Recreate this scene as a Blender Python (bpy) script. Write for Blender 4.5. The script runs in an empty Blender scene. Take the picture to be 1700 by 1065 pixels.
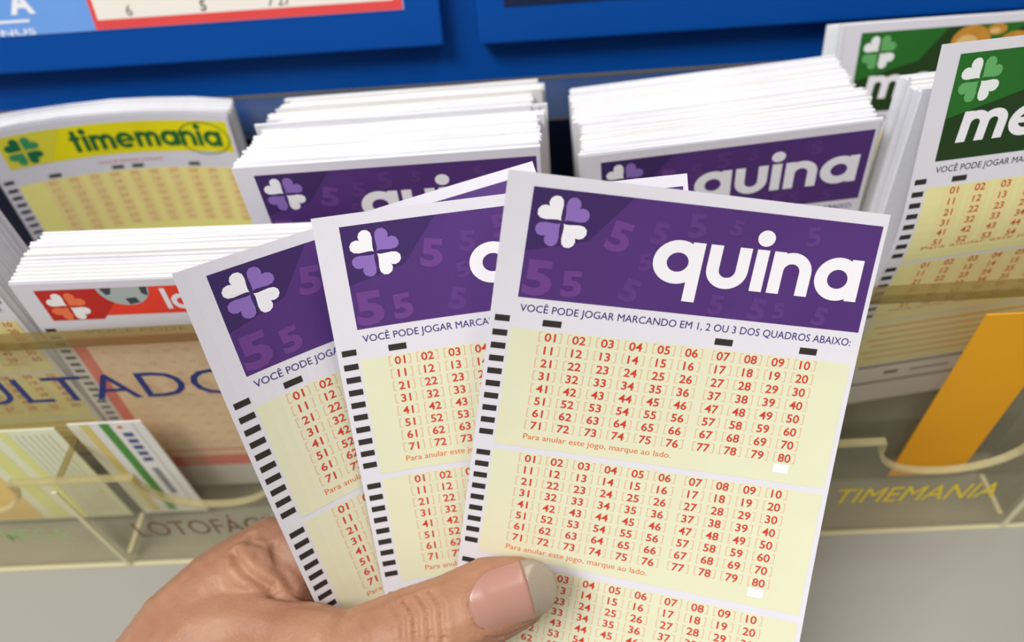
import bpy, bmesh, math, random
import numpy as np
from mathutils import Matrix, Vector
from mathutils.bvhtree import BVHTree

# ------------------------------------------------------------------ camera, light, exposure
S = 0.001            # everything below is written in millimetres
H = 258.0            # camera height above the counter, millimetres
scene = bpy.context.scene
COL = scene.collection

cam_data = bpy.data.cameras.new('camera')
cam_data.sensor_width = 36.0
cam_data.lens = 26.47
cam_data.clip_start = 0.005
cam_data.clip_end = 20.0
cam_data.dof.use_dof = True
cam_data.dof.focus_distance = 0.172
cam_data.dof.aperture_fstop = 9.5
cam = bpy.data.objects.new('camera', cam_data)
COL.objects.link(cam)
right = Vector((0.9974, -0.0388, -0.0607)); up = Vector((0.0693, 0.7470, 0.6612)); back = Vector((0.0197, -0.6637, 0.7477))
cam.matrix_world = Matrix(((right.x, up.x, back.x, 0), (right.y, up.y, back.y, 0), (right.z, up.z, back.z, H*S), (0, 0, 0, 1)))
scene.camera = cam

world = bpy.data.worlds.new('room_light'); scene.world = world
world.use_nodes = True
world.node_tree.nodes['Background'].inputs[0].default_value = (0.93, 0.97, 1.0, 1)
world.node_tree.nodes['Background'].inputs[1].default_value = 0.40

def area(name, loc, target, power, sx, sy, color):
    l = bpy.data.lights.new(name, 'AREA'); l.shape = 'RECTANGLE'; l.size = sx; l.size_y = sy
    l.energy = power; l.color = color
    o = bpy.data.objects.new(name, l); COL.objects.link(o); o.location = loc
    o.rotation_euler = (Vector(target) - Vector(loc)).to_track_quat('-Z', 'Y').to_euler()
    return o
area('ceiling_lamp_cool', (-0.80, -0.45, 1.60), (-0.1, 0.15, 0.1), 32, 0.9, 0.45, (0.95, 0.98, 1.0))
area('ceiling_lamp_warm', (0.55, 0.10, 1.75), (0.1, 0.15, 0.1), 10, 1.2, 0.3, (1.0, 0.88, 0.76))

vs = scene.view_settings
vs.view_transform = 'Standard'; vs.look = 'None'; vs.gamma = 1.0; vs.use_curve_mapping = False
vs.exposure = -0.10

# ------------------------------------------------------------------ materials
def lin(c):
    return tuple(((x/255.0)/12.92 if x/255.0 <= 0.04045 else ((x/255.0+0.055)/1.055)**2.4) for x in c)

MATS = {}
def mat(name, rgb, rough=0.6, var=0.04, scale=60.0, bump=0.0, spec=0.3):
    if name in MATS: return MATS[name]
    m = bpy.data.materials.new(name); m.use_nodes = True
    nt = m.node_tree; b = nt.nodes['Principled BSDF']
    b.inputs['Roughness'].default_value = rough
    b.inputs['Specular IOR Level'].default_value = spec
    tc = nt.nodes.new('ShaderNodeTexCoord'); n = nt.nodes.new('ShaderNodeTexNoise')
    n.inputs['Scale'].default_value = scale; n.inputs['Detail'].default_value = 3
    nt.links.new(tc.outputs['Object'], n.inputs['Vector'])
    r = nt.nodes.new('ShaderNodeMix'); r.data_type = 'RGBA'
    c = lin(rgb)
    r.inputs['A'].default_value = tuple(max(0, x*(1-var)) for x in c) + (1,)
    r.inputs['B'].default_value = tuple(min(1, x*(1+var)) for x in c) + (1,)
    nt.links.new(n.outputs['Fac'], r.inputs['Factor'])
    nt.links.new(r.outputs['Result'], b.inputs['Base Color'])
    if bump:
        bp = nt.nodes.new('ShaderNodeBump'); bp.inputs['Strength'].default_value = bump; bp.inputs['Distance'].default_value = 0.0005
        nt.links.new(n.outputs['Fac'], bp.inputs['Height']); nt.links.new(bp.outputs['Normal'], b.inputs['Normal'])
    MATS[name] = m
    return m

def acrylic(name, tint, haze, haze_rgb, rough=0.06):
    m = bpy.data.materials.new(name); m.use_nodes = True
    nt = m.node_tree; out = nt.nodes['Material Output']; nt.nodes.remove(nt.nodes['Principled BSDF'])
    tr = nt.nodes.new('ShaderNodeBsdfTransparent'); tr.inputs[0].default_value = tint + (1,)
    df = nt.nodes.new('ShaderNodeBsdfDiffuse'); df.inputs[0].default_value = lin(haze_rgb) + (1,)
    gl = nt.nodes.new('ShaderNodeBsdfGlossy'); gl.inputs['Roughness'].default_value = rough
    noise = nt.nodes.new('ShaderNodeTexNoise'); noise.inputs['Scale'].default_value = 35
    mr = nt.nodes.new('ShaderNodeMapRange'); mr.inputs['To Min'].default_value = haze*0.75; mr.inputs['To Max'].default_value = haze*1.25
    nt.links.new(noise.outputs['Fac'], mr.inputs['Value'])
    m1 = nt.nodes.new('ShaderNodeMixShader'); nt.links.new(mr.outputs['Result'], m1.inputs[0])
    nt.links.new(tr.outputs[0], m1.inputs[1]); nt.links.new(df.outputs[0], m1.inputs[2])
    m2 = nt.nodes.new('ShaderNodeMixShader'); m2.inputs[0].default_value = 0.035
    nt.links.new(m1.outputs[0], m2.inputs[1]); nt.links.new(gl.outputs[0], m2.inputs[2])
    nt.links.new(m2.outputs[0], out.inputs[0])
    return m

PAPER = mat('paper_white', (226, 221, 226), 0.75, 0.025, 220, 0.05, 0.15)
EDGE = mat('paper_edge', (240, 238, 238), 0.8, 0.05, 400, 0.1, 0.1)
BLUE = mat('blue_paint', (0, 72, 152), 0.5, 0.05, 12, 0.0, 0.15)
ACR = acrylic('clear_acrylic', (0.985, 0.975, 0.93), 0.065, (228, 222, 192))
ACE = acrylic('acrylic_edge', (0.90, 0.86, 0.70), 0.40, (230, 220, 176), 0.15)
ACL = acrylic('bright_acrylic_edge', (0.92, 0.90, 0.78), 0.70, (244, 236, 200), 0.15)
ACB = acrylic('amber_acrylic_edge', (0.74, 0.68, 0.48), 0.28, (165, 146, 96), 0.12)

# ------------------------------------------------------------------ helpers
def tag(o, label=None, cat=None, group=None, kind=None):
    if label: o['label'] = label
    if cat: o['category'] = cat
    if group: o['group'] = group
    if kind: o['kind'] = kind
    return o

def link(name, me, parent=None, m=None):
    o = bpy.data.objects.new(name, me); COL.objects.link(o)
    if parent is not None: o.parent = parent
    if m is not None and me is not None: me.materials.append(m)
    return o

def empty(name, mtx):
    o = bpy.data.objects.new(name, None); COL.objects.link(o)
    o.empty_display_size = 0.01; o.matrix_world = mtx
    return o

def frame(T, u, d):
    """matrix of a sheet: x along its width, y up its height, z towards the reader; T is its top left corner in mm"""
    x = Vector(u).normalized(); y = -(Vector(d) - x*x.dot(Vector(d))).normalized(); z = x.cross(y)
    return Matrix(((x.x, y.x, z.x, T[0]*S), (x.y, y.y, z.y, T[1]*S), (x.z, y.z, z.z, (T[2]+H)*S), (0, 0, 0, 1)))

def mesh_from(name, v, f):
    me = bpy.data.meshes.new(name); me.from_pydata(v, [], f); me.update(); return me

def box(name, x0, x1, y0, y1, z0, z1, m, parent=None, bevel=0.0):
    bm = bmesh.new(); bmesh.ops.create_cube(bm, size=1.0)
    for v in bm.verts:
        v.co = Vector(((x0+x1)/2+v.co.x*(x1-x0), (y0+y1)/2+v.co.y*(y1-y0), (z0+z1)/2+v.co.z*(z1-z0)))*S
    if bevel:
        bmesh.ops.bevel(bm, geom=bm.edges[:], offset=bevel*S, segments=2, profile=0.6, affect='EDGES')
    me = bpy.data.meshes.new(name); bm.to_mesh(me); bm.free()
    return link(name, me, parent, m)

def prism(name, pts, off, m, parent=None):
    """solid sheet: a planar outline (mm) pushed along off (mm)"""
    n = len(pts)
    v = [Vector(p)*S for p in pts] + [(Vector(p)+Vector(off))*S for p in pts]
    f = [list(range(n)), list(range(2*n-1, n-1, -1))] + [[i, (i+1) % n, n+(i+1) % n, n+i] for i in range(n)]
    bm = bmesh.new(); bv = [bm.verts.new(p) for p in v]
    for q in f: bm.faces.new([bv[i] for i in q])
    bmesh.ops.recalc_face_normals(bm, faces=bm.faces[:])
    me = bpy.data.meshes.new(name); bm.to_mesh(me); bm.free()
    return link(name, me, parent, m)

def strip(name, path, wy, h, m, parent):
    """bar of rectangular section along a path in the x-z plane (mm); wy=(y0,y1), h its height"""
    v = []; f = []
    for i, (x, z, y0, y1) in enumerate([(p[0], p[1], wy[0], wy[1]) for p in path]):
        a = path[max(0, i-1)]; b = path[min(len(path)-1, i+1)]
        t = Vector((b[0]-a[0], 0, b[1]-a[1])).normalized(); nrm = Vector((-t.z, 0, t.x))
        c = Vector((x, 0, z))
        for yy, s in ((y0, 0), (y1, 0), (y1, 1), (y0, 1)):
            q = c - nrm*h*(1-s); v.append((q.x*S, yy*S, q.z*S))
    n = len(path)
    for i in range(n-1):
        for k in range(4):
            f.append((4*i+k, 4*i+(k+1) % 4, 4*i+4+(k+1) % 4, 4*i+4+k))
    f.append((3, 2, 1, 0)); f.append((4*n-4, 4*n-3, 4*n-2, 4*n-1))
    return link(name, mesh_from(name, v, f), parent, m)

flat0 = lambda u, v: 0.0
# flat print ----------------------------------------------------------------
_txt = {}
BOLD = {'RESULTADO': 0.0, 'RESULTAD': 0.0, 'TAD': 0.0, 'A': 0.04, '5': 0.04}
def text_mesh(s):
    if s in _txt: return _txt[s]
    cu = bpy.data.curves.new('tmp', 'FONT'); cu.body = s; cu.resolution_u = 3; cu.size = 1.0; cu.offset = BOLD.get(s, 0.0 if len(s) > 6 else 0.014)
    o = bpy.data.objects.new('tmp', cu); COL.objects.link(o)
    dg = bpy.context.evaluated_depsgraph_get(); dg.update()
    me = bpy.data.meshes.new_from_object(o.evaluated_get(dg))
    v = [(p.co.x, p.co.y) for p in me.vertices]; f = [tuple(p.vertices) for p in me.polygons]
    bpy.data.objects.remove(o); bpy.data.curves.remove(cu); bpy.data.meshes.remove(me)
    _txt[s] = (v, f); return _txt[s]

class Flat:
    """a piece of flat print in sheet coordinates (u to the right, v downwards, mm)"""
    def __init__(self): self.v = []; self.f = []
    def poly(self, pts):
        b = len(self.v); self.v += [tuple(p) for p in pts]; self.f.append(tuple(range(b, b+len(pts))))
    def grid(self, u0, v0, u1, v1, step=2.5):
        nu = max(1, round(abs(u1-u0)/step)); nv = max(1, round(abs(v1-v0)/step)); b = len(self.v)
        for j in range(nv+1):
            for i in range(nu+1): self.v.append((u0+(u1-u0)*i/nu, v0+(v1-v0)*j/nv))
        for j in range(nv):
            for i in range(nu):
                a = b+j*(nu+1)+i; self.f.append((a, a+1, a+nu+2, a+nu+1))
    def rect(self, u, v, w, h): self.poly([(u-w/2, v-h/2), (u+w/2, v-h/2), (u+w/2, v+h/2), (u-w/2, v+h/2)])
    def ring(self, cu, cv, ro_u, ro_v, ri_u, ri_v, a0=0, a1=360, n=28):
        b = len(self.v)
        for i in range(n+1):
            a = math.radians(a0+(a1-a0)*i/n); c, s = math.cos(a), math.sin(a)
            self.v += [(cu+ro_u*c, cv-ro_v*s), (cu+ri_u*c, cv-ri_v*s)]
        for i in range(n): self.f.append((b+2*i, b+2*i+2, b+2*i+3, b+2*i+1))
    def disc(self, cu, cv, ru, rv, n=20):
        self.poly([(cu+ru*math.cos(2*math.pi*i/n), cv+rv*math.sin(2*math.pi*i/n)) for i in range(n)])
    def text(self, s, u0, base, u1=None, cap=None, rot=0.0, center=None, sx=None, slant=0.0):
        v, f = text_mesh(s)
        x0 = min(p[0] for p in v); x1 = max(p[0] for p in v)
        sy = cap/0.72 if cap else 1.0
        kx = (u1-u0)/(x1-x0) if u1 is not None else (sx if sx else sy)
        b = len(self.v); cr, sr = math.cos(rot), math.sin(rot)
        for x, y in v:
            X = (x-x0)*kx + slant*y*sy; Y = -y*sy
            if center: X = X-(x1-x0)*kx/2
            self.v.append((u0+X*cr-Y*sr, base+X*sr+Y*cr))
        self.f += [tuple(i+b for i in q) for q in f]
    def heart(self, cu, cv, ang, L):
        pts = []
        for i in range(22):
            t = 2*math.pi*i/22
            x = 16*math.sin(t)**3/29*1.06; y = (13*math.cos(t)-5*math.cos(2*t)-2*math.cos(3*t)-math.cos(4*t)+17)/29+0.07
            c, s = math.cos(ang), math.sin(ang)
            X = (x*c-y*s)*L; Y = (x*s+y*c)*L
            pts.append((cu+X, cv-Y))
        self.poly(pts)
    def glyphs(self, s, u0, base, kx, ky, gap=0.11, slant=0.0):
        """rounded geometric lower-case letters; x-height is 1 unit"""
        T = 0.27; x = 0.0; lay = [0.0]
        def R(a, b, c, d, n=4):
            lay[0] += 0.013; z = (lay[0],)
            for i in range(n):
                p, q = b+(d-b)*i/n, b+(d-b)*(i+1)/n
                self.poly([P(a, p)+z, P(c, p)+z, P(c, q)+z, P(a, q)+z])
        def P(a, b): return (u0+(x+a)*kx+slant*b*ky, base-b*ky)
        def A(cx, cy, ro, ri, a0=0, a1=360):
            n = max(6, int(abs(a1-a0)/12)); b = len(self.v); lay[0] += 0.013; z = (lay[0],)
            for i in range(n+1):
                t = math.radians(a0+(a1-a0)*i/n); c, sn = math.cos(t), math.sin(t)
                self.v += [P(cx+ro*c, cy+ro*sn)+z, P(cx+ri*c, cy+ri*sn)+z]
            for i in range(n): self.f.append((b+2*i, b+2*i+2, b+2*i+3, b+2*i+1))
        for ch in s:
            if ch in 'qag': A(.5, .5, .52, .23); adv = 1.02
            if ch == 'q': R(.75, -.42, 1.02, 1)
            elif ch == 'a': R(.75, 0, 1.02, 1)
            elif ch == 'g': R(.75, -.1, 1.02, 1); A(.52, -.1, .5, .23, 180, 360)
            elif ch == 'u': R(0, .42, T, 1); A(.45, .43, .45, .18, 180, 360); R(.63, .42, .9, 1); adv = .9
            elif ch == 'i': R(0, 0, T, 1); A(.135, 1.27, .19, .0); adv = T
            elif ch == 'n': R(0, 0, T, 1); A(.45, .56, .45, .18, 0, 180); R(.63, 0, .9, .57); adv = .9
            elif ch == 'm': R(0, 0, T, 1); A(.40, .6, .4, .13, 0, 180); R(.53, 0, .8, .61); A(.93, .6, .4, .13, 0, 180); R(1.06, 0, 1.33, .61); adv = 1.33
            elif ch == 'e': A(.5, .5, .52, .25, 0, 318); R(.2, .41, 1.02, .59, 1); adv = 1.02
            elif ch == 't': R(.14, 0, .41, 1.38); R(0, .77, .56, 1, 1); adv = .56
            elif ch == 'o': A(.5, .5, .52, .24); adv = 1.02
            elif ch == 'l': R(0, 0, T, 1.42); adv = T
            elif ch == 'f': R(.12, 0, .39, 1.1); A(.5, 1.08, .38, .11, 90, 180); R(0, .77, .58, 1, 1); adv = .6
            elif ch == 'c': A(.5, .5, .52, .25, 42, 318); adv = .9
            x += adv + gap; lay[0] = 0.0
        return x-gap
    def refine(self, lim=3.0):
        out = []; todo = list(self.f)
        while todo:
            q = todo.pop()
            if len(q) > 4: out.append(q); continue
            e = [math.dist(self.v[q[i]], self.v[q[(i+1) % len(q)]]) for i in range(len(q))]
            if max(e) <= lim: out.append(q); continue
            if len(q) == 4: todo += [(q[0], q[1], q[2]), (q[0], q[2], q[3])]; continue
            i = e.index(max(e)); a, b, c = q[i], q[(i+1) % 3], q[(i+2) % 3]
            self.v.append(tuple((x+y)/2 for x, y in zip(self.v[a], self.v[b]))); k = len(self.v)-1
            todo += [(a, k, c), (k, b, c)]
        self.f = out
    def build(self, name, m, parent, surf, eps):
        if surf is not flat0: self.refine()
        v = [(p[0]*S, -p[1]*S, (eps+(p[2] if len(p) > 2 else 0.0)-surf(p[0], p[1]))*S) for p in self.v]
        return link(name, mesh_from(name, v, self.f), parent, m)

def sheet(name, w, L, th, m, parent, surf, step=2.5):
    nu = max(2, round(w/step)); nv = max(2, round(L/step)); v = []; f = []
    for s in (0, 1):
        for j in range(nv+1):
            for i in range(nu+1):
                a, b = w*i/nu, L*j/nv; v.append((a*S, -b*S, (-surf(a, b)-th*s)*S))
    k = (nu+1)*(nv+1)
    def I(i, j, s): return s*k+j*(nu+1)+i
    for j in range(nv):
        for i in range(nu):
            f.append((I(i, j, 0), I(i, j+1, 0), I(i+1, j+1, 0), I(i+1, j, 0)))
            f.append((I(i, j, 1), I(i+1, j, 1), I(i+1, j+1, 1), I(i, j+1, 1)))
    for i in range(nu):
        f.append((I(i, 0, 0), I(i+1, 0, 0), I(i+1, 0, 1), I(i, 0, 1))); f.append((I(i+1, nv, 0), I(i, nv, 0), I(i, nv, 1), I(i+1, nv, 1)))
    for j in range(nv):
        f.append((I(0, j+1, 0), I(0, j, 0), I(0, j, 1), I(0, j+1, 1))); f.append((I(nu, j, 0), I(nu, j+1, 0), I(nu, j+1, 1), I(nu, j, 1)))
    me = mesh_from(name, v, f)
    if parent == 'top': return link(name, me, None, m)
    return link(name, me, parent, m)

def twist(k0, k1, k2):
    return lambda u, v: k0*((v-60)/60)**2 + k1*((u-42)/42)**2 + k2*(u-42)*(v-60)/2520

W = 84.0
MARK = mat('black_ink', (52, 44, 40), 0.7, 0.05, 300)
CREAM = mat('cream_field', (228, 224, 190), 0.75, 0.03, 90)
WHITEINK = mat('white_ink', (243, 238, 240), 0.7, 0.02, 90)
REDNUM = mat('red_number_ink', (208, 62, 46), 0.7, 0.06, 300)
PALEBR = mat('pale_bracket_ink', (232, 182, 146), 0.7, 0.05, 300)
ORANGE = mat('orange_ink', (226, 112, 52), 0.7, 0.05, 300)
NAVY = mat('navy_ink', (52, 42, 116), 0.7, 0.05, 300)

def numbers(pr, br, u_cols, v0, rp, rows, cap, cols=10):
    n = 1
    for r in range(rows):
        for c in range(cols):
            u = u_cols[c]; v = v0+r*rp
            pr.text('%02d' % (n % 100), u, v+cap/2, cap=cap, center=True, sx=cap/0.72*1.1)
            if br is not None:
                for sgn in (-1, 1):
                    e = u+sgn*2.45
                    br.rect(e, v, 0.17, 2.3)
                    br.rect(e-sgn*0.3, v-1.1, 0.6, 0.15); br.rect(e-sgn*0.3, v+1.1, 0.6, 0.15)
            n += 1

COLS = [13.7+6.4*k for k in range(6)] + [53.0+6.4*k for k in range(4)]

def header(kind, root, surf, bB):
    """coloured header block with clover, pattern and title"""
    bL, bR, bT = 5.4, 82.9, 2.7
    C = dict(
        quina=((82, 47, 114), (62, 38, 94), (114, 66, 140), (243, 238, 240), (142, 108, 182)),
        mega=((32, 60, 20), (38, 106, 34), (52, 88, 36), (240, 240, 236), (104, 172, 100)),
        timemania=((242, 224, 8), (230, 216, 60), (236, 206, 10), (20, 110, 62), (60, 148, 96)),
        lotofacil=((238, 66, 44), (196, 44, 34), (228, 84, 50), (250, 244, 240), (246, 124, 76)))[kind]
    h = Flat(); h.grid(bL, bT, bR, bB); hd = h.build('header_panel', mat(kind+'_header', C[0], 0.65, 0.16, 45), root, surf, 0.05)
    def sub(fl, name, m, eps):
        return fl.build(name, m, hd, surf, eps)
    fc = Flat()
    if kind == 'timemania':
        for k in range(4): fc.poly([(bL, bT+3.2*k), (26-1.8*k, bT+3.2*k), (24.2-1.8*k, bT+3.2*(k+1)), (bL, bT+3.2*(k+1))])
    elif kind == 'mega':
        fc.poly([(bL, bT), (34, bT), (26, 13), (bL, 18.5)]); fc.poly([(46, bT), (60, bT), (52, 9), (44, 8)])
    elif kind == 'lotofacil':
        fc.poly([(bL, bT), (30, bT), (20, 15), (bL, 15)])
    else:
        fc.poly([(bL, bT), (15, bT), (12, 14.6), (bL, 16.2)]); fc.poly([(15, bT), (26.2, bT), (18.2, 12.8), (12, 14.6)])
    sub(fc, 'header_facet', mat(kind+'_facet', C[1], 0.65, 0.06, 70), 0.08)
    if kind == 'quina':
        for rgb, five in (((108, 63, 134), ((5.9, 25.6, 7.6, 0), (14.2, 25.4, 5.6, -.06), (21.5, 13.6, 6.2, .2))),
                          ((95, 55, 124), ((31, 11.5, 4.5, .1), (39, 9.6, 5, -.1), (26.5, 24.5, 5, .25), (47, 25.8, 4.2, 0), (56, 26.0, 4.8, .1), (66, 8.8, 4, -.2), (71, 25.6, 4, .15), (30, 18, 3.6, -.2), (62, 25.4, 3.4, -.1), (48, 7.8, 3.2, .2)))):
            p = Flat()
            for u, v, cap, rot in five: p.text('5', u, v, cap=cap, rot=rot, sx=cap/0.72*1.25)
            sub(p, 'header_pattern', mat('quina_pattern_%d' % rgb[0], rgb, 0.65, 0.10, 90), 0.10)
    if kind == 'mega':
        p = Flat(); q = Flat()
        for u, v, ru, rv in ((42, 8, 6.5, 6), (50, 4.6, 3.2, 1.8), (57, 12, 7, 6.5), (70, 7, 8, 4.2), (66, 20, 9, 5.5), (46, 19, 5.5, 6.5), (78, 15, 4.5, 6)):
            p.disc(u, v, ru, min(rv, v-bT)); q.disc(u-ru*.2, v+.4, ru*.55, min(rv, v-bT)*.5)
        sub(p, 'coin_print', mat('gold_print', (200, 140, 50), 0.65, 0.25, 260), 0.09)
        sub(q, 'coin_highlight', mat('gold_print_light', (226, 186, 116), 0.65, 0.2, 260), 0.11)
    if kind == 'lotofacil':
        p = Flat(); p.poly([(29.5+7.2*math.cos(a), bT+7.0*math.sin(a)) for a in [math.pi*i/16 for i in range(17)]])
        sub(p, 'ball_print', mat('ball_print', (178, 186, 184), 0.65, 0.05, 90), 0.10)
        p = Flat(); p.poly([(23.4, bT), (26.6, bT), (25.6, bT+2.4), (24.2, bT+2.6)]); p.poly([(29, 7.0), (32, 6.6), (32.6, 8.7), (29.6, 9.4)]); p.poly([(34.3, bT), (36.4, bT), (35.6, bT+3.6), (34.2, bT+2.4)])
        sub(p, 'ball_patches', mat('ball_dark', (66, 72, 74), 0.65, 0.05, 90), 0.12)
    cl = Flat(); c2 = Flat(); cu, cv = 12.2, 9.4
    for a, t in ((45, cl), (-45, c2), (135, c2), (-135, cl)): t.heart(cu, cv, math.radians(a), 5.15)
    sub(cl, 'clover_leaf', mat(kind+'_leaf_a', C[3], 0.65, 0.02, 90), 0.13)
    sub(c2, 'clover_leaf', mat(kind+'_leaf_b', C[4], 0.65, 0.03, 90), 0.13)
    t = Flat()
    if kind == 'quina':
        n = Flat().glyphs('quina', 0, 0, 1, 1); t.glyphs('quina', 32.9, 19.9, 47.5/n, 9.3)
    elif kind == 'mega': t.glyphs('mega', 9.6, 25.0, 9.4, 7.9, slant=0.1)
    elif kind == 'timemania':
        n = Flat().glyphs('timemania', 0, 0, 1, 1); t.glyphs('timemania', 27.5, 13.2, 52.0/n, 6.3)
    else: t.glyphs('lotofacil', 39.5, 11.8, 5.3, 5.8)
    sub(t, 'title_lettering', mat('timemania_title', (30, 104, 44), 0.65, 0.03, 90) if kind == 'timemania' else WHITEINK, 0.14)
    if kind == 'timemania':
        r = Flat(); r.ring(73.3, 10, 9.2, 6.8, 8.8, 6.4); sub(r, 'title_oval', MATS['timemania_title'], 0.14)
    return hd

def bet_slip(kind, name, label, group, T, u, d, L, surf, fine=True, rows=8):
    root = empty(name, frame(T, u, d)); tag(root, label, 'bet slip', group)
    sheet('paper', W, L, 0.18, PAPER, root, surf)
    bB = dict(quina=26.7, mega=29.5, timemania=15.6, lotofacil=13.6)[kind]
    header(kind, root, surf, bB)
    sh = bB-26.7                                              # how far the body moves with the header
    r1, rp = 35.45+sh, 3.2
    if kind == 'lotofacil':
        f = Flat(); f.grid(5.4, 22.5, 82.9, 96); fr = f.build('number_frame', mat('lotofacil_frame', (236, 108, 96), .7, .04, 90), root, surf, 0.05)
        g = Flat(); g.grid(9.4, 26.5, 78.9, 85); g.grid(5.4, 86, 82.9, 89); g.build('number_field', mat('lotofacil_field', (254, 218, 186), .7, .03, 90), fr, surf, 0.09)
        n = Flat(); b = Flat()
        numbers(n, None, [14+6.1*k for k in range(10)], 30, 5.6, 10, 1.6)
        for k in range(10): b.rect(14+6.1*k, 55.5, 3.0, 56)
        b.build('number_columns', mat('lotofacil_columns', (255, 224, 194), .7, .03, 90), fr, surf, 0.11)
        n.build('number_print', mat('lotofacil_numbers', (238, 178, 144), .7, .03, 90), fr, surf, 0.14)
        p = Flat(); p.text('VOC\u00ca PODE JOGAR', 12, 21.0, 60, cap=1.6); p.build('instruction_print', MARK, root, surf, 0.08)
        mk = Flat()
        for k in range(24): mk.rect(2.7, 19+3.2*k, 3.0, 1.35)
        mk.build('timing_marks', MARK, root, surf, 0.08)
        return root
    p = Flat()
    if kind == 'timemania': p.text('VOC\u00ca PODE JOGAR', 33, 30.2+sh, 56, cap=1.1)
    else: p.text('VOC\u00ca PODE JOGAR MARCANDO EM 1, 2 OU 3 DOS QUADROS ABAIXO:', 6.2, 29.9+sh, 81.6, cap=1.75)
    p.build('instruction_print', NAVY if kind == 'quina' else (ORANGE if kind == 'timemania' else MARK), root, surf, 0.08)
    for uu in ((13.6, 52.4, 72.2) if kind == 'quina' else ((13.6,) if kind == 'mega' else (17.5, 39, 46, 66.5))):
        mk = Flat(); mk.rect(uu, 32.2+sh, 4.1, 1.5); mk.build('column_mark', MARK, root, surf, 0.08)
    tm = Flat(); starts = [(32.0+sh, 1)]
    if kind == 'quina': blocks = [35.45, 66.8, 98.6]; R = 8
    elif kind == 'mega': blocks = [38.2, 62.6]; R = 6
    else: blocks = [24.0]; R = 8
    tm.rect(2.7, blocks[0]-3.5, 3.2, 1.45)
    numcol = dict(quina=REDNUM, mega=mat('rust_number_ink', (196, 84, 44), .7, .05, 200), timemania=mat('tan_number_ink', (226, 168, 92), .7, .05, 200))[kind]
    fieldm = CREAM if kind == 'quina' else mat(kind+'_field', (236, 226, 160) if kind == 'mega' else (252, 240, 142), .75, .03, 90)
    cols = COLS if kind == 'quina' else ([13.0+7.4*k for k in range(10)] if kind == 'mega' else [15.5+7.1*k for k in range(10)])
    for v0 in blocks:
        nrow = min(R, int((L-v0-1)/rp)+1)
        end = v0+rp*R+2.9
        f = Flat(); f.grid(4.8, v0-1.4, 82.8, min(end, L-0.5)); fo = f.build('number_field', fieldm, root, surf, 0.05)
        n = Flat(); b = Flat()
        numbers(n, b if kind == 'quina' else None, cols, v0, rp, nrow, 2.0)
        if kind != 'quina':
            for c in cols:
                b.grid(c-2.9, v0-1.2, c+2.9, v0+rp*(R-1)+1.2, 3.5)
        n.build('number_print', numcol, fo, surf, 0.12)
        if kind == 'quina': b.build('bracket_print', PALEBR, fo, surf, 0.10)
        else: b.build('column_tint', mat(kind+'_column_tint', (238, 220, 154) if kind == 'mega' else (250, 226, 152), .75, .03, 90), fo, surf, 0.08)
        if end < L:
            t = Flat(); va = v0+rp*R-0.3
            if kind == 'quina':
                t.text('Para anular este jogo, marque ao lado.', 11.3, va+0.9, 46.0, cap=1.5)
                t.build('cancel_print', ORANGE, fo, surf, 0.10)
                k = Flat(); k.rect(71.9, va-0.2, 3.6, 2.2); k.build('cancel_box', WHITEINK, fo, surf, 0.10)
            elif kind == 'mega':
                t.text('Para anular este jogo, marque ao lado.', 9, va-.6, 76.0, cap=1.1); t.build('cancel_print', ORANGE, fo, surf, 0.10)
        for r in range(R+1):
            v = v0+rp*r
            if v < L-1: tm.rect(2.6, v, 3.2, 1.45)
    if kind == 'mega':
        # printed notes in the lower half of the slip
        fl = Flat(); fl.grid(4.8, 85.5, 82.8, 106.5); fl.build('note_field', fieldm, root, surf, 0.05)
        fl = Flat()
        for k in range(6): fl.rect(44, 88+3.0*k, 70 if k % 2 else 74, .5)
        fl.build('note_print', ORANGE, root, surf, 0.08)
        fl = Flat(); fl.rect(46, 108, 74, .9); fl.rect(46, 117, 76, .9); fl.rect(22, 112.3, 5, 1.7); fl.rect(36, 112.5, 14, .8)
        for v in (90, 96, 102, 107, 113): fl.rect(2.7, v, 2.4, 1.3)
        fl.build('rule_print', MARK, root, surf, 0.08)
    tm.build('timing_marks', MARK, root, surf, 0.08)
    return root

# plain slips packed behind the front one ------------------------------------
_plain = {}
def plain_mesh(L, th, bow, seed):
    key = (L, th, bow, seed)
    if key in _plain: return _plain[key]
    rnd = random.Random(seed); ph = 1.3; am = .12
    nu = 6; v = []; f = []
    for s in (0, 1):
        for j in (0, 1):
            for i in range(nu+1):
                a = W*i/nu; w = bow*((a-42)/42)**2 + am*math.sin(ph+a/13)
                v.append((a*S, -L*j*S + (rnd.uniform(-.12, .12) if j == 0 else 0)*S, (-w-th*s)*S))
    def I(i, j, s): return s*2*(nu+1)+j*(nu+1)+i
    for i in range(nu):
        f += [(I(i, 0, 0), I(i, 1, 0), I(i+1, 1, 0), I(i+1, 0, 0)), (I(i, 0, 1), I(i+1, 0, 1), I(i+1, 1, 1), I(i, 1, 1)),
              (I(i, 0, 0), I(i+1, 0, 0), I(i+1, 0, 1), I(i, 0, 1)), (I(i+1, 1, 0), I(i, 1, 0), I(i, 1, 1), I(i+1, 1, 1))]
    f += [(I(0, 1, 0), I(0, 0, 0), I(0, 0, 1), I(0, 1, 1)), (I(nu, 0, 0), I(nu, 1, 0), I(nu, 1, 1), I(nu, 0, 1))]
    me = mesh_from('bet_slip', v, f); me.materials.append([EDGE, mat('paper_edge_b', (226, 224, 226), 0.8, 0.05, 400, 0.1, 0.1), EDGE, mat('paper_edge_c', (234, 230, 226), 0.8, 0.05, 400, 0.1, 0.1)][seed]); _plain[key] = me
    return me

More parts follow.
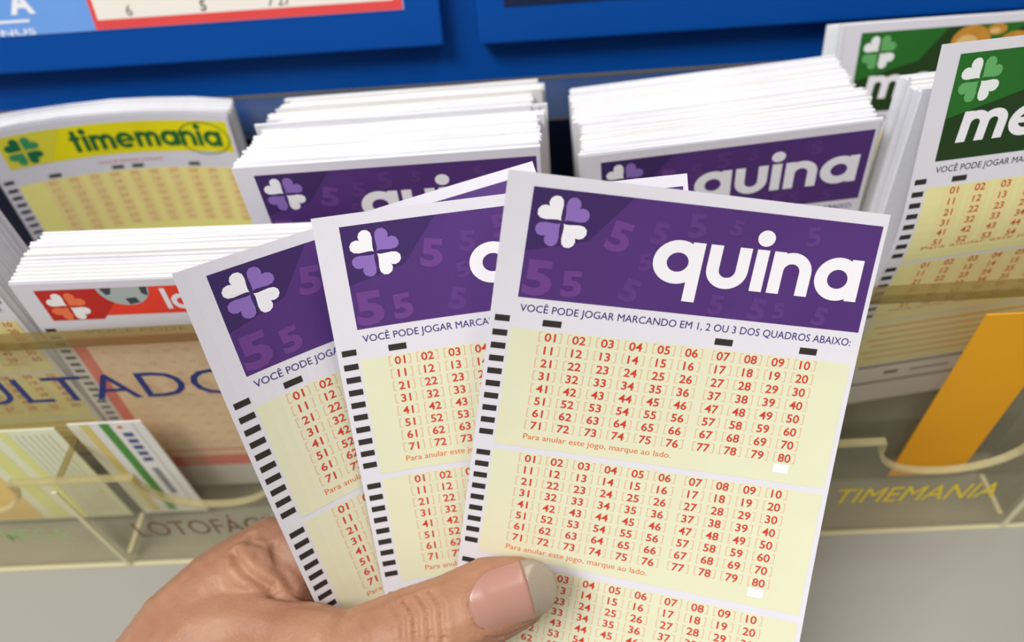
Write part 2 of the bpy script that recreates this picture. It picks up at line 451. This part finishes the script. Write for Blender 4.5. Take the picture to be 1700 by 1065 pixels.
def pack(T, u, d, n, th, L, label, group, seed, rise=0.0, side=0.0, jit=(0.9, 0.5), bow=0.0, first=0.4, gap=0.03):
    rnd = random.Random(seed); T = Vector(T); u = Vector(u).normalized(); d = Vector(d); d = (d-u*u.dot(d)).normalized(); N = u.cross(d)
    gx = gz = 0.0
    for i in range(n):
        if rnd.random() < 0.16: gx = rnd.uniform(-1, 1)*jit[0]*1.5; gz = rnd.uniform(-1, 1)*jit[1]*1.4
        t = (i+0.5)/n
        a = rnd.uniform(-1, 1)*0.004
        ui = (u + d*a).normalized(); di = (d - u*a).normalized()
        p = T + N*(first+i*(th+gap)) - d*(rise*t + gz + rnd.uniform(-1, 1)*jit[1]*.45) + u*(side*t + gx + rnd.uniform(-1, 1)*jit[0]*.45)
        o = bpy.data.objects.new('bet_slip', plain_mesh(L, th, bow, rnd.randrange(4))); COL.objects.link(o)
        o.matrix_world = frame(p, ui, di)
        tag(o, label, 'bet slip', group)

# ------------------------------------------------------------------ the setting
YAW = Matrix.Rotation(math.radians(-1.2), 4, 'Z')
GREY = mat('grey_laminate', (158, 154, 146), 0.4, 0.03, 9, 0.0, 0.4)
c = box('floor', -700, 700, -420, 420, -40, 0, GREY, None, 3); c.name = 'floor'; tag(c, 'grey laminate counter top the acrylic rack stands on', None, None, 'structure')

# blue board leaning back behind the rack; local x along it, z up it, y into it
LEAN = math.radians(16)
board = YAW @ Matrix.Translation((0, 0.246, (H-165)*S)) @ Matrix.Rotation(-LEAN, 4, 'X')
wall = box('wall_back', -700, 700, 0, 22, -6, 560, BLUE); wall.matrix_world = board
tag(wall, 'blue painted board leaning back behind the rack', None, None, 'structure')

tr = box('trim_1', -700, 700, 248, 266, 0.2, H-172, mat('dark_blue_plinth', (6, 30, 76), 0.5, 0.05, 20)); tr.matrix_world = YAW.copy()
tag(tr, 'dark blue plinth under the leaning board', None, None, 'structure')
PY = -8.0
def display(name, label, x0, x1, z0, z1):
    r = empty(name, board @ Matrix.Translation(((x0+x1)/2*S, 0, z0*S))); tag(r, label, 'display panel', 'blue display panels on the board')
    w = (x1-x0)/2
    return r, w
# left panel: a flat slab with a frame, poster sits on it
r, w = display('display_panel', 'blue display panel carrying the light blue poster with red table', -310, -27.5, 32.2, 420)
box('panel_board', -w, w, PY, -0.05, 0, 388, BLUE, r, 0.8)
r2, w2 = display('display_panel', 'blue display panel with the dark sheet at its lower edge', -15.0, 300, 31.5, 420)
box('panel_board', -w2, w2, PY, -0.05, 0, 388, BLUE, r2, 0.8)

def on_panel(px, pz): return board @ Matrix.Translation((px*S, (PY-0.05)*S, pz*S)) @ Matrix.Rotation(math.radians(90), 4, 'X')
po = empty('poster', on_panel(-250, 145)); tag(po, 'light blue results poster with red bordered table, on the left blue panel', 'poster')
# poster coordinates: u to the right from x=-250, v downwards from z=145
sheet('poster_sheet', 210.5, 100.2, 0.25, mat('poster_blue', (112, 160, 226), .5, .04, 40), po, lambda u, v: -0.3, 12)
tb = Flat(); tb.grid(103.3, 60, 210.0, 100.0, 20); tbo = tb.build('table_border', mat('poster_red', (232, 76, 72), .5, .03, 40), po, flat0, 0.36)
tc = Flat(); tc.grid(105.0, 62, 207.0, 76, 20); tc.grid(105.0, 78, 207.0, 96.9, 20); tc.build('table_cells', mat('poster_cream', (246, 236, 222), .5, .02, 40), tbo, flat0, 0.40)
tx = Flat(); tx.text('6', 115.6, 96.1, cap=3.4); tx.text('5', 141.2, 96.1, cap=3.4); tx.text('7 27', 164.5, 96.1, cap=3.2)
tx.build('table_print', mat('grey_ink', (120, 114, 110), .6, .03, 90), tbo, flat0, 0.44)
tx = Flat(); tx.text('A', 76.0, 93.0, cap=7.0, sx=11); tx.rect(72, 95.5, 19, .9); tx.text('BONUS', 61, 100.0, 82.2, cap=2.0)
tx.build('poster_lettering', WHITEINK, po, flat0, 0.36)
sc = empty('notice_sheet', on_panel(-5.5, 120)); tag(sc, 'dark notice sheet with white print on the right blue panel', 'notice')
sheet('sheet', 190, 76.4, 0.25, mat('dark_sheet', (22, 34, 62), .35, .05, 40), sc, lambda u, v: -0.3, 12)
tx = Flat(); tx.grid(30.5, 60, 45.5, 75.6, 5); tx.build('white_print', WHITEINK, sc, flat0, 0.36)

# ------------------------------------------------------------------ acrylic rack (one thing)
rack = empty('acrylic_slip_rack', YAW.copy()); tag(rack, 'clear acrylic dispenser rack holding the slip stacks on the grey counter', 'slip rack')
def rz(z): return z+H
box('back_panel', -330, 330, 240.0, 241.4, rz(-160), rz(-143.4), ACR, rack)
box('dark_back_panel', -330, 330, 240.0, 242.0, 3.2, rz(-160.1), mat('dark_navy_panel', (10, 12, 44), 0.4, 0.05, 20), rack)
box('back_panel_edge', -330, 330, 240.0, 241.4, rz(-143.4), rz(-142.8), ACB, rack)
box('base_panel', -330, 330, 119.0, 243.0, 0.0, 3.0, ACR, rack)
prism('front_panel', [(-330, 141.6, 3.2), (330, 141.6, 3.2), (330, 144.6, rz(-161)), (-330, 144.6, rz(-161))], (0, -2.6, 0), ACR, rack)
box('front_lip', -330, 330, 141.4, 145.0, rz(-161), rz(-157.0), ACB, rack, 0.5)
NOTCH = [(-192, 25), (-106.5, 21), (-22, 22), (40, 20), (124.6, 22.5), (215, 22)]
top = [(-330, rz(-198.5))]; lowp = []
for cx, hw in NOTCH:
    for k in range(15):
        a = math.pi*k/14
        top.append((cx-hw*math.cos(a)*(1.0), rz(-198.5)-19.0*math.sin(a)**0.8 if 0 < k < 14 else rz(-198.5)))
top.append((330, rz(-198.5)))
prism('tray_front', [(-330, 119.0, 0.0)] + [(x, 119.0, z) for x, z in top] + [(330, 119.0, 0.0)], (0, 2.8, 0), ACR, rack)
strip('tray_front_edge', top, (119.3, 121.5), 1.1, ACE, rack)
box('tray_foot_edge', -330, 330, 118.5, 119.9, 0.1, 1.3, ACL, rack)
for x in (-259.5, -155.0, -50.5, 54.0, 158.5, 263.0):
    dv = prism('tray_divider', [(x, 121.9, 3.1), (x, 121.9, rz(-203)), (x, 140.0, rz(-203)), (x, 138.6, 3.1)], (2.2, 0, 0), ACR, rack)
    box('divider_front_edge', x+.3, x+1.9, 118.4, 119.0, 1.6, rz(-203), ACL, dv)
    prism('divider_top_edge', [(x+.2, 122.2, rz(-203)), (x+2.0, 122.2, rz(-203)), (x+2.0, 138.6, rz(-203)), (x+.2, 138.6, rz(-203))], (0, 0, 0.8), ACB, dv)
    box('divider_base_edge', x+.3, x+1.9, 122.2, 138, 3.05, 4.0, ACL, dv)

def panel_text(name, s, x0, x1, zb, cap, m, y, parent, slant=0.0, part=None):
    fl = Flat(); fl.text(s, 0, 0, x1-x0, cap=cap, slant=slant)
    o = fl.build(name, m, parent, flat0, 0.0)
    o.matrix_local = Matrix.Translation((x0*S, y*S, zb*S)) @ Matrix.Rotation(math.radians(90), 4, 'X')
    return o
# lettering on the front panel: T starts at x=-150.8 and D ends at -108.4
def bounds(s):
    v, f = text_mesh(s); return min(p[0] for p in v), max(p[0] for p in v)
a0, a1 = bounds('RESULTAD'); b0, b1 = bounds('TAD'); full = bounds('RESULTADO')
k = (-108.4+150.8)/(b1-b0); tx0 = -108.4-(a1-a0)*k
NAVYV = mat('navy_vinyl', (34, 48, 116), 0.45, 0.03, 60)
panel_text('panel_lettering', 'RESULTADO', tx0, tx0+(full[1]-full[0])*k, rz(-184.2), 12.8, NAVYV, 139.9, rack)
BROWNV = mat('brown_vinyl', (120, 84, 62), 0.5, 0.05, 60)
a0, a1 = bounds('LOTOF'); f0 = bounds('LOTOF\u00c1CIL'); k = (-109.5+140)/(a1-a0)
panel_text('tray_lettering', 'LOTOF\u00c1CIL', -140.0, -140.0+(f0[1]-f0[0])*k, rz(-235.5), 10.5, BROWNV, 118.85, rack)
panel_text('tray_lettering', 'TIMEMANIA', 94.2, 147.0, rz(-234.2), 10.0, mat('yellow_vinyl', (238, 206, 20), 0.45, 0.03, 60), 118.85, rack, 0.08)
panel_text('tray_lettering', 'MEGA', -186.0, -163.0, rz(-235.0), 9.0, mat('green_vinyl', (166, 186, 130), 0.45, 0.03, 60), 118.85, rack)
# raised rests inside the pockets
box('pocket_rest', 112, 205, 147.5, 194, 3.2, rz(-229.5), ACR, rack)
box('pocket_rest', -82, 12, 166, 238, 3.2, rz(-250.8), ACR, rack)
box('pocket_rest', 114, 205, 207, 238, 3.2, rz(-248.0), ACR, rack)

# ------------------------------------------------------------------ slip stacks in the rack
POSE = {
 'q1': ((-77.32, 169.63, -121.05), (0.9995, -0.0258, 0.0158), (0.0142, -0.0608, -0.998)),
 'q2': ((18.8, 176.6, -130.9), (0.9984, 0.0066, 0.0557), (0.0559, -0.0423, -0.9975)),
 'mF': ((101.96, 162.08, -95.57), (0.9909, 0.1295, -0.0367), (0.0004, -0.2754, -0.9613)),
 'mB': ((111.3, 231.7, -127.2), (1.0, -0.0048, 0.0006), (-0.0007, -0.2645, -0.9644)),
 'lo': ((-140.63, 149.2, -138.9), (0.999, 0.0029, -0.045), (-0.045, -0.004, -0.999)),
 'ti': ((-183.68, 228.01, -137.63), (0.9914, 0.1151, -0.0629), (-0.062, -0.0114, -0.998)),
}
bow = lambda k: (lambda u, v: k*((u-42)/42)**2)
bet_slip('quina', 'bet_slip', 'purple header slip fronting the left white stack, lettering half covered by the held slips', 'purple slips', *POSE['q1'], 126.0, flat0)
pack(*POSE['q1'], 68, 0.8, 115.5, 'plain white slip edge packed in the stack behind the left purple front slip', 'slips in the left purple stack', 3, rise=-11, side=1.0, jit=(1.6, 1.0))
bet_slip('quina', 'bet_slip', 'purple header slip fronting the right white stack, above the held slip corner', 'purple slips', *POSE['q2'], 122.0, flat0)
pack(*POSE['q2'], 48, 0.8, 119.0, 'plain white slip edge packed in the stack behind the right purple front slip', 'slips in the right purple stack', 5, rise=0.5, side=0.5, jit=(1.5, 1.2))
bet_slip('lotofacil', 'bet_slip', 'red header slip fronting the low white stack at left, behind the acrylic lip', 'red slips', *POSE['lo'], 110.0, flat0)
pack(*POSE['lo'], 14, 0.8, 110.0, 'plain white slip edge packed in the low stack behind the red front slip', 'slips in the red stack', 7, rise=9, side=9.0, jit=(0.8, 0.5))
bet_slip('timemania', 'bet_slip', 'yellow header slip bowed upright behind the low red stack', 'yellow slips', *POSE['ti'], 110.0, bow(-6))
pack(*POSE['ti'], 5, 0.9, 110.0, 'plain white slip edge bowed behind the yellow header slip', 'slips behind the yellow slip', 11, rise=3, side=3, jit=(1.4, 0.6), bow=-6, first=1.2, gap=0.25)
mfs = lambda u, v: (0.0 if v < 40 else 0.29*((v-40)**2/40.0 if v < 60 else (v-50.0))*1.0)
bet_slip('mega', 'bet_slip', 'green header slip standing highest at the right edge, in front of its folded stack', 'green slips', *POSE['mF'], 128.0, mfs)
bet_slip('mega', 'bet_slip', 'green header slip leaning on the back panel, behind the front green slip', 'green slips', *POSE['mB'], 118.0, flat0)
pack(*POSE['mB'], 5, 0.7, 118.0, 'plain white slip edge behind the rear green header slip', 'slips behind the rear green slip', 13, rise=0, side=-6, jit=(0.8, 0.4))

pack((104.8, 166.5, -111.0), (0.995, 0.06, 0.0), (0, -0.10, -0.995), 24, 0.8, 109.0, 'plain white slip edge packed in the stack behind the front green slip', 'slips in the front green stack', 17, rise=-5, side=5, jit=(0.45, 0.9))
bet_slip('mega', 'bet_slip', 'pale yellow numbered slip behind the acrylic at the far left edge', 'green slips', (-231.0, 151.0, -118.0), (1, 0, 0), (0, 0.0, -1), 128.0, flat0)
pack((-231.0, 151.0, -118.0), (1, 0, 0), (0, 0, -1), 24, 0.8, 128.0, 'plain white slip in the stack cut off by the left edge, beside the red stack', 'slips in the far left stack', 19, rise=0, side=0, jit=(0.6, 0.6))
box('pocket_rest', -236, -152, 148.6, 172, 3.2, rz(-246.6), ACR, rack)

# leaflets and a card in the lower tray
def leaflet(name, label, cat, T, w, L, base, bars):
    r = empty(name, frame(T, (math.cos(math.radians(-1.2)), math.sin(math.radians(-1.2)), 0), (0, 0, -1))); tag(r, label, cat)
    sheet('paper', w, L, 0.4, base, r, flat0, 20)
    for nm, u0, u1, v0, v1, m in bars:
        f = Flat(); f.grid(u0, v0, u1, v1, 20); f.build(nm, m, r, flat0, 0.06)
    return r
GREEN = mat('green_stripe_ink', (84, 150, 66), .6, .05, 60); YEL = mat('yellow_stripe_ink', (226, 206, 120), .6, .05, 60)
PALEY = mat('pale_yellow_ink', (232, 232, 150), .6, .05, 60); BLUEI = mat('blue_print_ink', (76, 88, 140), .6, .05, 60); GREYI = mat('soft_grey_ink', (196, 190, 180), .6, .05, 60)
PEACH = mat('peach_ink', (240, 206, 130), .6, .05, 60)
CREAMP = mat('cream_leaflet_paper', (240, 234, 206), .7, .03, 90)
bars = [('cream_area', 0, 3.6, 0.5, 58, CREAMP), ('yellow_stripe', 3.8, 6.6, 0.5, 58, YEL), ('green_stripe', 10, 13.2, 0.5, 58, GREEN)]
for k in range(5): bars.append(('blue_print', 15.4, 18.7, 6+3.8*k, 8.4+3.8*k, BLUEI))
bars += [('grey_print', 15.7, 18.1, 28, 46, mat('grey_print_ink', (150, 146, 150), .6, .05, 60)), ('fine_line', 20.6, 20.9, 1, 58, GREYI), ('orange_dot', 15.3, 16.9, 2, 3.6, ORANGE)]
for k in range(2): bars.append(('fine_line', 1+1.3*k, 1.3+1.3*k, 3, 55, GREYI))
leaflet('leaflet', 'white leaflet with green stripe in the lower tray above the brown lettering', 'leaflet', (-149.3, 140.7, -193.5), 24.1, 60, mat('leaflet_paper', (238, 236, 230), .7, .03, 90), bars)
bars = [('peach_area', 0, 52, 8, 58, PEACH), ('yellow_stripe', 56, 62, 0.5, 58, PALEY), ('yellow_stripe', 66, 69.5, 0.5, 58, PALEY)]
for k in range(6): bars.append(('fine_line', 71+2.2*k, 71.4+2.2*k, 3, 55, GREYI))
leaflet('leaflet', 'pale yellow striped leaflet in the lower tray at the far left', 'leaflet', (-239.5, 142.0, -194.5), 85.8, 59, mat('yellow_leaflet_paper', (238, 238, 206), .7, .03, 90), bars)
leaflet('orange_card', 'plain orange card standing in the lower tray at right', 'card', (127.3, 134.6, -163.0), 25.5, 88, mat('orange_card_stock', (244, 170, 22), .5, .05, 40), [])

# ------------------------------------------------------------------ held slips
hold = 'purple slips fanned in the hand'
bet_slip('quina', 'bet_slip', 'front fanned purple header slip under the thumb, showing all its numbers', hold, (-1.22, 128.87, -95.96), (0.9785, -0.1267, -0.1629), (-0.2051, -0.5129, -0.8336), 128.0, twist(-2.464, -0.19, -8.85))
bet_slip('quina', 'bet_slip', 'middle slip of the held fan, its right half behind the front slip', hold, (-45.66, 135.51, -111.21), (0.9988, 0.002, 0.0488), (0.0413, -0.5679, -0.8221), 128.0, twist(0.774, -5.144, -4.306))
bet_slip('quina', 'bet_slip', 'leftmost and most tilted slip of the held fan', hold, (-76.84, 128.8, -117.91), (0.9603, 0.2713, 0.0647), (0.2136, -0.5662, -0.7962), 128.0, twist(3.538, -12.943, -8.367))

# ------------------------------------------------------------------ hand
CH = dict(
 web=[(-86.3, 69.3, -191.6, 13), (-74.7, 70.3, -187.0, 9.5), (-63.8, 67.0, -184.3, 8.2), (-52.5, 62.6, -182.5, 9.4)], fill=[(-74.3, 83.4, -186.8, 10.5), (-66.5, 80.0, -188.0, 8), (-62.6, 77.4, -192.5, 6.8)],
 thumb=[(-7.7, 70.5, -176.6, 8.8), (-13.1, 69.6, -177.2, 10.2), (-22.8, 66.1, -178.5, 10.4), (-31.8, 64.4, -181.1, 10.8), (-45.4, 61.2, -185.0, 11.3), (-59.5, 58.2, -189.9, 13.8), (-75.2, 56.0, -201.1, 18), (-91.8, 46.6, -210.3, 22)],
 index=[(-96.6, 61.1, -205.3, 22), (-91.2, 70.4, -199.9, 19.5), (-83.2, 81.3, -194.4, 15), (-72.0, 89.1, -191.2, 12.2), (-57.0, 88.7, -187.8, 10.6), (-42.8, 90.6, -195.9, 9.8), (-31.0, 88.9, -205.8, 9), (-24.3, 84.7, -213.7, 8)],

 middle=[(-96.0, 59.8, -217.3, 14), (-78.1, 78.1, -210.2, 11.5), (-57.7, 83.4, -210.1, 10.5), (-42.0, 81.3, -216.4, 9.6), (-32.1, 76.3, -225.1, 8.5)],
 ring=[(-98.9, 52.1, -221.3, 14), (-81.6, 65.9, -220.2, 11), (-63.2, 68.0, -220.2, 10), (-48.8, 65.5, -225.4, 9), (-39.2, 60.3, -231.6, 8)],
 pinky=[(-100.2, 44.4, -225.4, 13), (-88.6, 54.0, -233.2, 9.5), (-73.3, 54.7, -233.0, 8.6), (-61.0, 51.9, -233.2, 8), (-52.0, 46.9, -232.5, 7)],
 wrist=[(-93.5, 49.9, -212.7, 23), (-101.8, 32.4, -214.6, 25), (-109.1, 8.0, -210.7, 27), (-116.8, -18.2, -207.0, 30), (-127.6, -38.9, -205.0, 33), (-150, -110, -200, 38), (-170, -180, -196, 40)])
bm = bmesh.new()
for ch in CH.values():
    for (a, b) in zip(ch[:-1], ch[1:]):
        A, B = Vector(a[:3]), Vector(b[:3]); n = max(2, int((B-A).length/(0.3*min(a[3], b[3])))+1)
        for i in range(n+1):
            t = i/n; p = A.lerp(B, t); r = a[3]+(b[3]-a[3])*t
            bmesh.ops.create_icosphere(bm, subdivisions=2, radius=r*S, matrix=Matrix.Translation((p.x*S, p.y*S, (p.z+H)*S)))
me = bpy.data.meshes.new('tmp_hand'); bm.to_mesh(me); bm.free()
tmp = bpy.data.objects.new('tmp_hand', me); COL.objects.link(tmp)
rm = tmp.modifiers.new('r', 'REMESH'); rm.mode = 'VOXEL'; rm.voxel_size = 0.0007
sm = tmp.modifiers.new('s', 'SMOOTH'); sm.factor = 0.5; sm.iterations = 8
dg = bpy.context.evaluated_depsgraph_get(); dg.update()
hm = bpy.data.meshes.new_from_object(tmp.evaluated_get(dg)); hm.name = 'hand'
bpy.data.objects.remove(tmp)
bvh = BVHTree.FromPolygons([v.co.copy() for v in hm.vertices], [tuple(p.vertices) for p in hm.polygons])
NSHIFT = -2.6
CREASES = [
 ( [(-81.6, 87.3, -174.5), (-78.0, 83.8, -175.0), (-74.4, 80.3, -176.9), (-69.0, 77.0, -178.6), (-61.6, 73.2, -180.8), (-54.2, 69.2, -183.2)] , 1.3, 2.3),
 ( [(-68.6, 87.5, -178.6), (-66.9, 82.1, -179.4), (-62.4, 76.6, -181.8)] , 1.3, 0.8),
 ( [(-83.9, 89.9, -172.1), (-80.8, 85.8, -173.2), (-79.1, 82.5, -174.8)] , 0.9, 0.7),
 ( [(-76.7, 93.0, -176.2), (-74.6, 89.5, -176.7), (-70.6, 87.1, -177.6)] , 0.9, 0.7),
 ( [(-36.5, 68.6, -168.1), (-33.3, 63.8, -168.5), (-32.3, 59.3, -172.5)] , 0.8, 1.0),
 ( [(-33.5, 69.1, -167.8), (-30.2, 64.2, -168.2), (-29.4, 59.2, -172.7)] , 0.8, 1.7),
 ( [(-30.1, 69.6, -167.5), (-26.9, 64.7, -167.9), (-26.1, 59.1, -172.9)] , 0.8, 1.6),
 ( [(-27.0, 70.0, -167.2), (-23.9, 65.2, -167.6), (-23.2, 59.0, -173.1)] , 0.8, 1.2),
 ( [(-43.9, 66.9, -170.9), (-41.8, 62.6, -170.7), (-41.3, 59.2, -172.4)] , 0.8, 0.6),
]
NB = Vector((-17.7, 66.1, -167.5)); NT = Vector((2.0, 71.7, -167.8)); NAX = (NT-NB).normalized()
NN = Vector((0.02, -0.664, 0.748)); NN = (NN-NAX*NN.dot(NAX)).normalized(); NSD = NAX.cross(NN); NL = (NT-NB).length
NB = NB + NSD*(-NSHIFT)
def nail_half(t):
    w = 6.9*math.sqrt(max(0.0, 1-(1-min(1, (t+0.02)/0.36))**2))
    if t > 0.66: w *= math.sqrt(max(0.05, 1-((t-0.66)/0.35)**2))
    return w
def nail_point(t, w, lift):
    drop = 9.4-math.sqrt(max(0.0, 9.4**2-w*w)) + 11.0*max(0, t-0.58)**2 + 3.5*max(0, 0.2-t)
    return NB+NAX*(t*NL)+NSD*w+NN*(lift-drop)
rim = [nail_point(t/20, nail_half(t/20)+.5, 0.3) for t in range(13, -1, -1)] + [nail_point(t/20, -nail_half(t/20)-.5, 0.3) for t in range(0, 14)]
CREASES.append(([tuple(p) for p in rim], 0.7, 0.55))
segs = []
for pts, wd, dp in CREASES:
    q = []
    for i in range(len(pts)-1):
        for k in range(6):
            p = Vector(pts[i]).lerp(Vector(pts[i+1]), k/6); p = Vector((p.x*S, p.y*S, (p.z+H)*S))
            q.append(bvh.find_nearest(p)[0])
    segs.append((q, wd*S, dp*S))
nv_ = len(hm.vertices); co = np.empty(nv_*3); hm.vertices.foreach_get('co', co); co = co.reshape(-1, 3)
no = np.array([tuple(v.normal) for v in hm.vertices]); mv = np.zeros(nv_)
for q, wd, dp in segs:
    Q = np.array([tuple(p) for p in q]); near = np.where(((co > Q.min(0)-3*wd) & (co < Q.max(0)+3*wd)).all(1))[0]
    d = ((co[near, None, :]-Q[None])**2).sum(2).min(1)
    mv[near] += np.where(d < 9*wd*wd, dp*(np.exp(-d/(wd*wd))-0.35*np.exp(-d/(6*wd*wd))), 0)
co -= no*mv[:, None]
hm.vertices.foreach_set('co', co.ravel()); hm.update()
for p in hm.polygons: p.use_smooth = True
skin = bpy.data.materials.new('skin'); skin.use_nodes = True
nt = skin.node_tree; b = nt.nodes['Principled BSDF']; b.inputs['Roughness'].default_value = 0.5; b.inputs['Specular IOR Level'].default_value = 0.35
b.inputs['Subsurface Weight'].default_value = 0.25; b.inputs['Subsurface Radius'].default_value = (1.0, 0.4, 0.25); b.inputs['Subsurface Scale'].default_value = 0.003
tc = nt.nodes.new('ShaderNodeTexCoord')
n1 = nt.nodes.new('ShaderNodeTexNoise'); n1.inputs['Scale'].default_value = 55; n1.inputs['Detail'].default_value = 4
n2 = nt.nodes.new('ShaderNodeTexNoise'); n2.inputs['Scale'].default_value = 900; n2.inputs['Detail'].default_value = 2
vo = nt.nodes.new('ShaderNodeTexVoronoi'); vo.inputs['Scale'].default_value = 1100
for nd in (n1, n2, vo): nt.links.new(tc.outputs['Object'], nd.inputs['Vector'])
cr = nt.nodes.new('ShaderNodeValToRGB')
cr.color_ramp.elements[0].position = 0.3; cr.color_ramp.elements[0].color = lin((160, 108, 82)) + (1,)
cr.color_ramp.elements[1].position = 0.7; cr.color_ramp.elements[1].color = lin((186, 138, 106)) + (1,)
nt.links.new(n1.outputs['Fac'], cr.inputs['Fac']); nt.links.new(cr.outputs['Color'], b.inputs['Base Color'])
bp = nt.nodes.new('ShaderNodeBump'); bp.inputs['Strength'].default_value = 0.18; bp.inputs['Distance'].default_value = 0.0004
ad = nt.nodes.new('ShaderNodeMath'); nt.links.new(n2.outputs['Fac'], ad.inputs[0]); nt.links.new(vo.outputs['Distance'], ad.inputs[1])
nt.links.new(ad.outputs[0], bp.inputs['Height']); nt.links.new(bp.outputs['Normal'], b.inputs['Normal'])
hand = link('hand', hm, None, skin); tag(hand, 'bare hand pinching the three fanned slips between thumb and fingers', 'hand')

# thumb nail: a curved plate, the free edge is a part of it
def nail_plate(name, t0, t1, m, parent, lift):
    nu, nv = 14, 16; v = []; f = []
    for layer in (0, 1):
        for j in range(nv+1):
            t = t0+(t1-t0)*j/nv
            for i in range(nu+1):
                p = nail_point(t, (-1+2*i/nu)*nail_half(t), lift-0.35*layer)
                v.append((p.x*S, p.y*S, (p.z+H)*S))
    k = (nu+1)*(nv+1)
    for j in range(nv):
        for i in range(nu):
            q = (j*(nu+1)+i, j*(nu+1)+i+1, (j+1)*(nu+1)+i+1, (j+1)*(nu+1)+i)
            f.append(q); f.append(tuple(k+x for x in reversed(q)))
    ring = [i for i in range(nu+1)] + [j*(nu+1)+nu for j in range(1, nv+1)] + [nv*(nu+1)+i for i in range(nu-1, -1, -1)] + [j*(nu+1) for j in range(nv-1, 0, -1)]
    for i in range(len(ring)):
        a, c2 = ring[i], ring[(i+1) % len(ring)]; f.append((a, k+a, k+c2, c2))
    me = mesh_from(name, v, f)
    for p in me.polygons: p.use_smooth = True
    return link(name, me, parent, m)
nm = mat('nail_plate', (182, 132, 114), 0.26, 0.04, 200, 0.0, 0.6)
nail = nail_plate('thumb_nail', 0.0, 0.68, nm, hand, 2.3); nail['label'] = 'pink glossy thumb nail'
fe = acrylic('nail_free_edge', (0.80, 0.74, 0.66), 0.45, (200, 186, 166), 0.15)
nail_plate('free_edge', 0.68, 1.0, fe, nail, 2.3)
